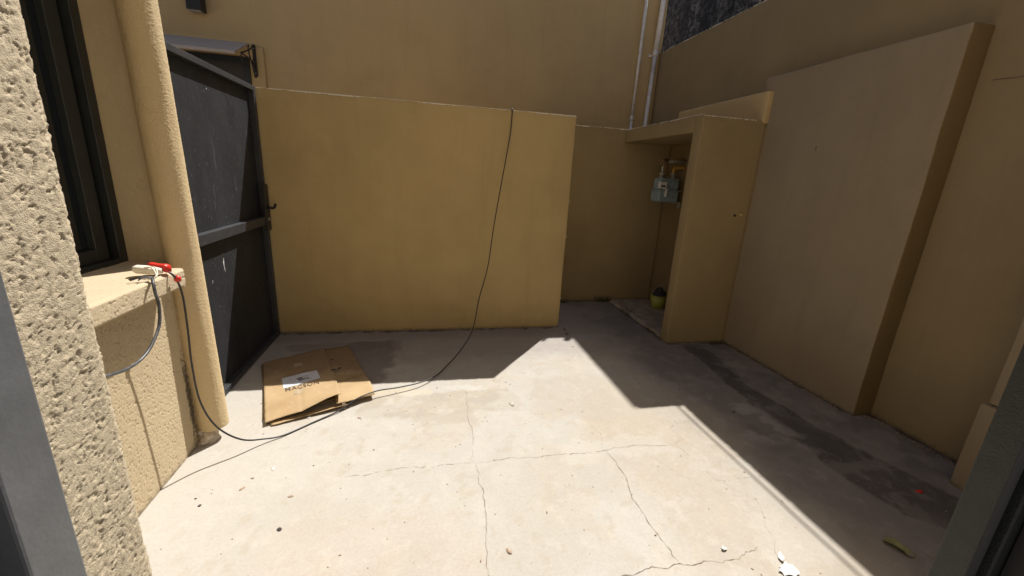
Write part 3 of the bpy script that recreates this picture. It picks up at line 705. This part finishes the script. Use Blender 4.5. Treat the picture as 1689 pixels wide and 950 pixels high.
m = MB()
for d in (-.004, .005):
    m.tube(catmull([(-1.162, 2.012+d, 1.085), (-1.160, 2.03+d, 1.10), (-1.185+d, 2.055+d, 1.125), (-1.23+d, 2.075, 1.118)], 6), .0028, 6)
m.build('white_wire', M['ivory'], cb2)
# plug and socket lying on the sill corner
pl = thing('plug_connector', (-1.22, 2.11, 1.08), 'ivory plug pushed into a red connector resting on the sill corner', 'plug')
m = MB()
def taper(pts, ws, hs):
    vs = []; n = 12
    for p, w_, h_ in zip(pts, ws, hs):
        for k in range(n):
            a = 2*math.pi*k/n; cc = math.copysign(abs(math.cos(a))**.6, math.cos(a)); ss = math.copysign(abs(math.sin(a))**.6, math.sin(a))
            ax = Vector(pts[-1])-Vector(pts[0]); ax.normalize(); sd_ = ax.cross(Vector((0, 0, 1))).normalized()
            vs.append(Vector(p)+sd_*(w_*cc)+Vector((0, 0, 1))*(h_*ss))
    fs = [(i*n+k, i*n+(k+1) % n, (i+1)*n+(k+1) % n, (i+1)*n+k) for i in range(len(pts)-1) for k in range(n)]
    fs += [tuple(range(n))[::-1], tuple((len(pts)-1)*n+k for k in range(n))]
    return vs, fs
a = Vector((-1.275, 2.078, 1.112)); b = Vector((-1.178, 2.105, 1.098))
L5 = [a.lerp(b, t) for t in (0, .12, .5, .9, 1)]
v_, f_ = taper(L5, [.016, .024, .025, .016, .013], [.012, .018, .018, .013, .011]); m.add(v_, f_, True); m.build('plug_body', M['ivory'], pl)
m = MB(); a2 = Vector((-1.235, 2.122, 1.126)); b2 = Vector((-1.160, 2.126, 1.102))
v_, f_ = taper([a2.lerp(b2, t) for t in (0, .1, .55, .8, 1)], [.012, .017, .017, .020, .018], [.006, .009, .012, .019, .018]); m.add(v_, f_, True); m.build('red_connector', M['red'], pl)
m = MB(); v_, f_ = taper([Vector((-1.134, 2.138, 1.062)), Vector((-1.135, 2.140, 1.054)), Vector((-1.137, 2.142, 1.042)), Vector((-1.137, 2.143, 1.036))], [.010, .016, .016, .010], [.010, .015, .015, .010])
v_ = []; n = 12; cpt = Vector((-1.139, 2.135, 1.052))
for j in range(7):
    for k in range(n):
        th_ = math.pi*(j+.5)/7; ph = 2*math.pi*k/n; v_.append(cpt+Vector((math.sin(th_)*math.cos(ph)*.015, math.sin(th_)*math.sin(ph)*.015, math.cos(th_)*.017)))
f_ = [(j*n+k, j*n+(k+1) % n, (j+1)*n+(k+1) % n, (j+1)*n+k) for j in range(6) for k in range(n)]+[tuple(range(n)), tuple(6*n+k for k in range(n))]
m = MB(); m.add(v_, f_, True); tag(m.build('cable_clip', M['red'], None), 'small red clip on the black cable just below the plug', 'clip')

# cable above the right wall, it draws the thin shadow line on the floor
oc = thing('overhead_cable', (3.34, 2.5, 3.4), 'thin cable on short stand-offs along the top of the right boundary wall', 'cable')
m = MB(); m.tube([(3.325, y, 3.585+.004*math.sin(y*3)) for y in np.linspace(.7, 4.25, 20)], .0075, 8); m.build('line', M['cord'], oc)
for y in (.9, 4.2):
    m = MB(); m.tube([(3.36, y, 3.41), (3.36, y, 3.56), (3.325, y, 3.59)], .006, 6); m.build('stand_off', M['galv'], oc)

# ------------------------------------------------------------------ flattened cardboard box
cbx = thing('cardboard_box', (-.8, 3.0, 0), 'flattened brown cardboard box with a white label lying half in the sun by the gate', 'box')
def sheet(name, left, right, n, mth, seed, mat, amp=.004, parent=cbx, curl=None):
    """left/right: edge curves (lists of points) from near to far; a thin bent board between them"""
    Lc = catmull(left, 8); Rc = catmull(right, 8)
    def samp(Cv, t): i = min(int(t*(len(Cv)-1)), len(Cv)-2); return Cv[i].lerp(Cv[i+1], t*(len(Cv)-1)-i)
    P = np.zeros((n+1, mth+1, 3)); r_ = random.Random(seed)
    for i in range(n+1):
        l = samp(Lc, i/n); r2 = samp(Rc, i/n)
        for j in range(mth+1):
            q = l.lerp(r2, j/mth); P[i, j] = q
    P[..., 2] += (fbm(P[..., 0]*6, P[..., 1]*6, 0, seed, 3)-.5)*amp*2
    if curl is not None: P = curl(P)
    for i in (0, n): P[i, :, 1] += (fbm(P[i, :, 0]*40, 0*P[i, :, 0], 0, seed, 2)-.5)*.012
    m = MB(); m.grid(P)
    o = m.build(name, mat, parent); s_ = o.modifiers.new('thick', 'SOLIDIFY'); s_.thickness = .0035; s_.offset = -1
    return o, P
def z_(p, z): return (p[0], p[1], z)
# lower boards
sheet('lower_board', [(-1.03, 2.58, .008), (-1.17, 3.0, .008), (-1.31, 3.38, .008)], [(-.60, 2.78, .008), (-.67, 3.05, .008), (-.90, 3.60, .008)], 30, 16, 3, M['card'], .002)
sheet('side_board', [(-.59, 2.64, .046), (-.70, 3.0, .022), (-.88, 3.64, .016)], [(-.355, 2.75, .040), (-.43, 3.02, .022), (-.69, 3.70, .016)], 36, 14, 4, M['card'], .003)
# torn upper board, its near edge lifted
def wave(P):
    n, k = P.shape[:2]
    for i in range(n):
        t = max(0, 1-i/(n*.35))
        for j in range(k):
            s_ = j/(k-1); lift = .012+.058*sstep(.15, .95, np.array(s_))
            P[i, j, 2] += t**1.6*float(lift)
            cr_ = (i/n-.18)-.25*(s_-.4); P[i, j, 2] += .006*math.exp(-(cr_/.02)**2)*(1 if s_ < .75 else 0)-.004*math.exp(-((s_-.48)/.02)**2)*(i/n < .45)+.004*math.sin(7*i/n+5*s_)*.6
            P[i, j, 1] += t**3*(.012*math.sin(s_*9)+.03*s_*s_)
    return P
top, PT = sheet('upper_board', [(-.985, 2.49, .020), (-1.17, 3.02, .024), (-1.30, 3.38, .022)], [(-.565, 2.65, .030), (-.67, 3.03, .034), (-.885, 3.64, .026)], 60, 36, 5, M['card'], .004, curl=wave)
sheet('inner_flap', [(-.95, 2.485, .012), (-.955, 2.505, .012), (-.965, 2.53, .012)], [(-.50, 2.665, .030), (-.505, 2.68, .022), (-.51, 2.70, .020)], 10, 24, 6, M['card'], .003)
def topz(x, y):
    d = (PT[..., 0]-x)**2+(PT[..., 1]-y)**2; i = np.argmin(d); return float(PT.reshape(-1, 3)[i, 2])
def decal(name, quad, mat, parent, n=10, off=.0018, fn=topz):
    P = np.zeros((n+1, n+1, 3)); a, b, c, d = [Vector((*q, 0)) for q in quad]
    for i in range(n+1):
        for j in range(n+1):
            q = a.lerp(b, i/n).lerp(d.lerp(c, i/n), j/n); P[i, j] = (q.x, q.y, fn(q.x, q.y)+off)
    m = MB(); m.grid(P); return m.build(name, mat, parent)
lb = decal('label_paper', [(-1.07, 3.09), (-.845, 3.19), (-.785, 3.05), (-1.01, 2.93)], M['paper'], cbx)
decal('torn_patch', [(-.965, 3.07), (-.89, 3.11), (-.865, 3.06), (-.93, 3.03)], flat('label_smudge', (.17, .17, .2), .6, nscale=120, var=.6, bs=0), lb, off=.0026, n=6)
decal('white_sticker', [(-.925, 3.085), (-.885, 3.10), (-.87, 3.075), (-.91, 3.06)], M['chip'], lb, off=.0034, n=4)
decal('tape', [(-1.05, 3.32), (-.99, 3.34), (-.975, 3.29), (-1.03, 3.27)], M['tape'], cbx, off=.002, n=6)
decal('tape', [(-.925, 2.90), (-.875, 2.92), (-.86, 2.84), (-.91, 2.825)], M['tape'], cbx, off=.002, n=6)
# printed word
cu = bpy.data.curves.new('print', 'FONT'); cu.body = 'MACSON'; cu.size = .078; cu.space_character = 1.12; cu.align_x = 'LEFT'; cu.resolution_u = 3; cu.offset = .0006
to = bpy.data.objects.new('print_tmp', cu); COL.objects.link(to)
dg = bpy.context.evaluated_depsgraph_get(); me = bpy.data.meshes.new_from_object(to.evaluated_get(dg)); bpy.data.objects.remove(to)
bm = bmesh.new(); bm.from_mesh(me)
wid = max(v.co.x for v in bm.verts)
A0 = Vector((-.985, 2.885)); A1 = Vector((-.775, 2.965)); ux = (A1-A0).normalized(); sc = (A1-A0).length/wid
hgt = max(v.co.y for v in bm.verts); uy = Vector((-ux.y, ux.x))*1.0
for v in bm.verts:
    p = A0+ux*(v.co.x*sc)+uy*(v.co.y/hgt*.052); v.co = (p.x, p.y, topz(p.x, p.y)+.0028)
bm.to_mesh(me); bm.free(); me.materials.append(M['ink'])
to = bpy.data.objects.new('printed_word', me); COL.objects.link(to); to.parent = cbx; to.matrix_parent_inverse = Matrix.Translation(-cbx.location)
# printed strokes and dark holes on the side board
m = MB()
for (x, y, L, an, wd) in ((-.585, 3.02, .03, 1.2, .005), (-.57, 3.03, .018, 1.9, .005), (-.545, 3.04, .035, .3, .006), (-.52, 3.06, .02, -.3, .004)):
    d = Vector((math.cos(an), math.sin(an), 0)); c = Vector((x, y, .0315)); m.bar(c-d*L/2, c+d*L/2, wd, .001)
m.build('print_mark', M['ink'], cbx)
for (x, y, a, b) in ((-.765, 3.36, .018, .010), (-.71, 3.17, .030, .014), (-.675, 3.19, .014, .02)):
    vs = [(x+a*math.cos(t)*(.7+.5*random.random()), y+b*math.sin(t)*(.7+.5*random.random()), .041) for t in np.linspace(0, 2*math.pi, 14, endpoint=False)]
    m = MB(); m.add(vs, [tuple(range(14))]); m.build('tear_hole', M['darkbit'], cbx)
m = MB(); m.box(-.555, -.535, 2.635, 2.640, .004, .050); m.build('tape', M['tape'], cbx)

# ------------------------------------------------------------------ small litter
rnd = random.Random(21)
def blob(c, r, flatn, seed):
    v_ = []; n = 9; rr_ = random.Random(seed); sx_ = rr_.uniform(.6, 1.3); an = rr_.uniform(0, 3)
    for j in range(5):
        for k in range(n):
            t = math.pi*(j+.5)/5; p = 2*math.pi*k/n; q = r*rr_.uniform(.75, 1.15)
            x = math.sin(t)*math.cos(p)*q*sx_; y = math.sin(t)*math.sin(p)*q/sx_
            v_.append((c[0]+x*math.cos(an)-y*math.sin(an), c[1]+x*math.sin(an)+y*math.cos(an), c[2]+math.cos(t)*q*flatn))
    f_ = [(j*n+k, j*n+(k+1) % n, (j+1)*n+(k+1) % n, (j+1)*n+k) for j in range(4) for k in range(n)]+[tuple(range(n)), tuple(4*n+k for k in range(n))]
    return v_, f_
lit = [(-.65, 1.66, .012, 'darkbit', 'dark chip on the sunlit floor, lowest of those left of the long crack'),
       (-.91, 1.95, .012, 'pebble', 'tan pebble near the rough left wall, the larger of two side by side'),
       (-.89, 2.02, .009, 'pebble', 'small tan pebble beside the larger one near the rough left wall'),
       (-.66, 1.86, .011, 'pebble', 'flat sandy pebble between the left wall and the middle crack'),
       (-.81, 2.08, .013, 'slabbit', 'whitish flat cement flake below the looping cable'),
       (-1.06, 1.86, .009, 'darkbit', 'black crumb close to the foot of the rough left wall'),
       (-1.10, 1.91, .006, 'darkbit', 'tiny black crumb nearest the cable shadow on the left wall foot'),
       (.36, 1.39, .015, 'pebble', 'oval grey pebble just right of the long crack in the foreground'),
       (.62, 2.58, .030, 'greybit', 'flat grey cement flake beyond the crossing cracks'),
       (-.43, 2.52, .012, 'pebble', 'brown crumb in front of the flattened cardboard box'),
       (-.75, 2.565, .014, 'chip', 'white scrap under the near edge of the cardboard box'),
       (2.24, 2.27, .012, 'darkbit', 'black crumb in the shade near the bright floor corner'),
       (2.02, 2.62, .008, 'darkbit', 'small black crumb in the shade farther from the bright floor corner'),
       (-.98, 2.52, .008, 'darkbit', 'dark crumb beside the front left corner of the cardboard box'),
       (.86, 1.98, .007, 'pebble', 'rust brown crumb lying on the crosswise crack'),
       (2.74, 1.40, .020, 'red', 'bright red scrap on the dark strip near the right wall')]
M['slabbit'] = flat('pale_cement_flake', (.62, .57, .5), .9, nscale=60); M['greybit'] = flat('grey_cement_flake', (.42, .38, .33), .9, nscale=60)
for i, (x, y, r, mt, lab) in enumerate(lit):
    m = MB(); v_, f_ = blob((x, y, floor_z(x, y)+r*.05), r, .12 if 'bit' in mt and 'dark' not in mt else .32, i); m.add(v_, f_, True)
    nm = {'darkbit': 'crumb', 'pebble': 'pebble', 'chip': 'flake', 'slabbit': 'flake', 'greybit': 'flake', 'red': 'scrap'}[mt]
    tag(m.build(nm, M[mt]), lab, nm, 'small litter on the floor')
# scattered fine grit: uncountable
m = MB(); rg_ = random.Random(77)
for k in range(420):
    x = rg_.uniform(-1.2, 2.9); y = rg_.uniform(1.0, 4.0); r = rg_.uniform(.0012, .0042)*(1.4 if rg_.random() < .1 else 1)
    v_, f_ = blob((x, y, floor_z(x, y)+r*.3), r, .5, k); m.add(v_, f_, True)
for k in range(620):     # crumbs gathering at the wall feet
    e = rg_.choice([0, 1, 2, 3]); r = rg_.uniform(.002, .007); o_ = abs(rg_.gauss(0, .03))
    x, y = [(rg_.uniform(-1.3, 1.4), 4.07-o_), (3.12-o_, rg_.uniform(2.2, 3.5)), (3.28-o_, rg_.uniform(1.45, 2.1)), (rg_.uniform(1.5, 2.6), 5.0-o_)][e]
    v_, f_ = blob((x, y, floor_z(x, y)+r*.3), r, .6, k); m.add(v_, f_, True)
gt_ = m.build('grit', M['pebble']); gt_['kind'] = 'stuff'; gt_['label'] = 'fine brown grit scattered over the floor'; gt_['category'] = 'grit'
# curled leaf
m = MB(); Pl = np.zeros((15, 9, 3)); d = Vector((.50, -.86)); sdv = Vector((.86, .50))
for i in range(15):
    t = i/14; wdt = .030*math.sin(math.pi*min(1, .12+t*.88))**.6*(1.25 if t > .7 else .75)
    for j in range(9):
        s_ = (j/8-.5)*2; p = Vector((2.155, 1.160))+d*(t*.115)+sdv*(s_*wdt)
        Pl[i, j] = (p.x, p.y, .005+.014*s_*s_+.010*math.sin(t*5)*(.4+.6*abs(s_)))
m.grid(Pl); tag(m.build('leaf', M['leaf']), 'curled dry green leaf in the shade near the door', 'leaf')
# peeled white paint flakes
for (x, y, s_, an, lab) in ((1.575, 1.165, .030, .9, 'narrow white paint flake at the shadow edge near the door'), (1.555, 1.105, .048, .2, 'widest white paint flake at the lower edge of the view'), (1.34, 1.245, .016, .6, 'small white paint flake beside the foreground crack')):
    r_ = random.Random(int(x*1000)); n = 18
    rim = []
    for k in range(n):
        t = 2*math.pi*k/n; q = s_*r_.uniform(.65, 1.1); a = q*math.cos(t); b = q*math.sin(t)*(.45 if 'narrow' in lab else .75)
        rim.append((x+a*math.cos(an)-b*math.sin(an), y+a*math.sin(an)+b*math.cos(an), floor_z(x, y)+.004+r_.uniform(0, .006)))
    m = MB(); m.add([(x, y, floor_z(x, y)+.005)]+rim, [(0, k+1, (k+1) % n+1) for k in range(n)])
    o = m.build('paint_flake', M['chip']); s2 = o.modifiers.new('thick', 'SOLIDIFY'); s2.thickness = .0015
    tag(o, lab, 'paint flake', 'white paint flakes')
# weeds in the joints
def weed(c, n, h, seed, lab):
    r_ = random.Random(seed); m = MB()
    for k in range(n):
        a = r_.uniform(0, 6.28); l = h*r_.uniform(.3, 1); lean = r_.uniform(.3, 1.1)
        b = Vector((c[0]+r_.uniform(-1, 1)*c[3], c[1]+r_.uniform(-1, 1)*c[4], c[2])); dd = Vector((math.cos(a)*lean, math.sin(a)*lean, 1)).normalized()
        s_ = dd.cross(Vector((0, 0, 1))).normalized()*r_.uniform(.003, .010); tip = b+dd*l; mid = b+dd*l*.55
        m.add([b, mid+s_, tip, mid-s_], [(0, 1, 2, 3)])
    tag(m.build('weed', M['weed']), lab, 'weed', 'withered weeds in the floor joints')
weed((1.80, 4.97, 0, .07, .02), 60, .06, 1, 'dark withered weed at the foot of the recess wall beside the freestanding wall')
weed((2.40, 5.0, 0, .11, .03), 110, .10, 2, 'largest withered weed, at the back corner of the shelter floor')
weed((2.52, 4.5, .0, .05, .14), 170, .06, 3, 'sparse brown weed along the edge of the shelter floor slab')
weed((2.49, 3.85, .0, .02, .09), 90, .04, 4, 'low brown weed by the foot of the shelter front wall')
weed((3.03, 3.48, 0, .09, .02), 120, .035, 5, 'low weed in the corner between shelter and chimney breast')
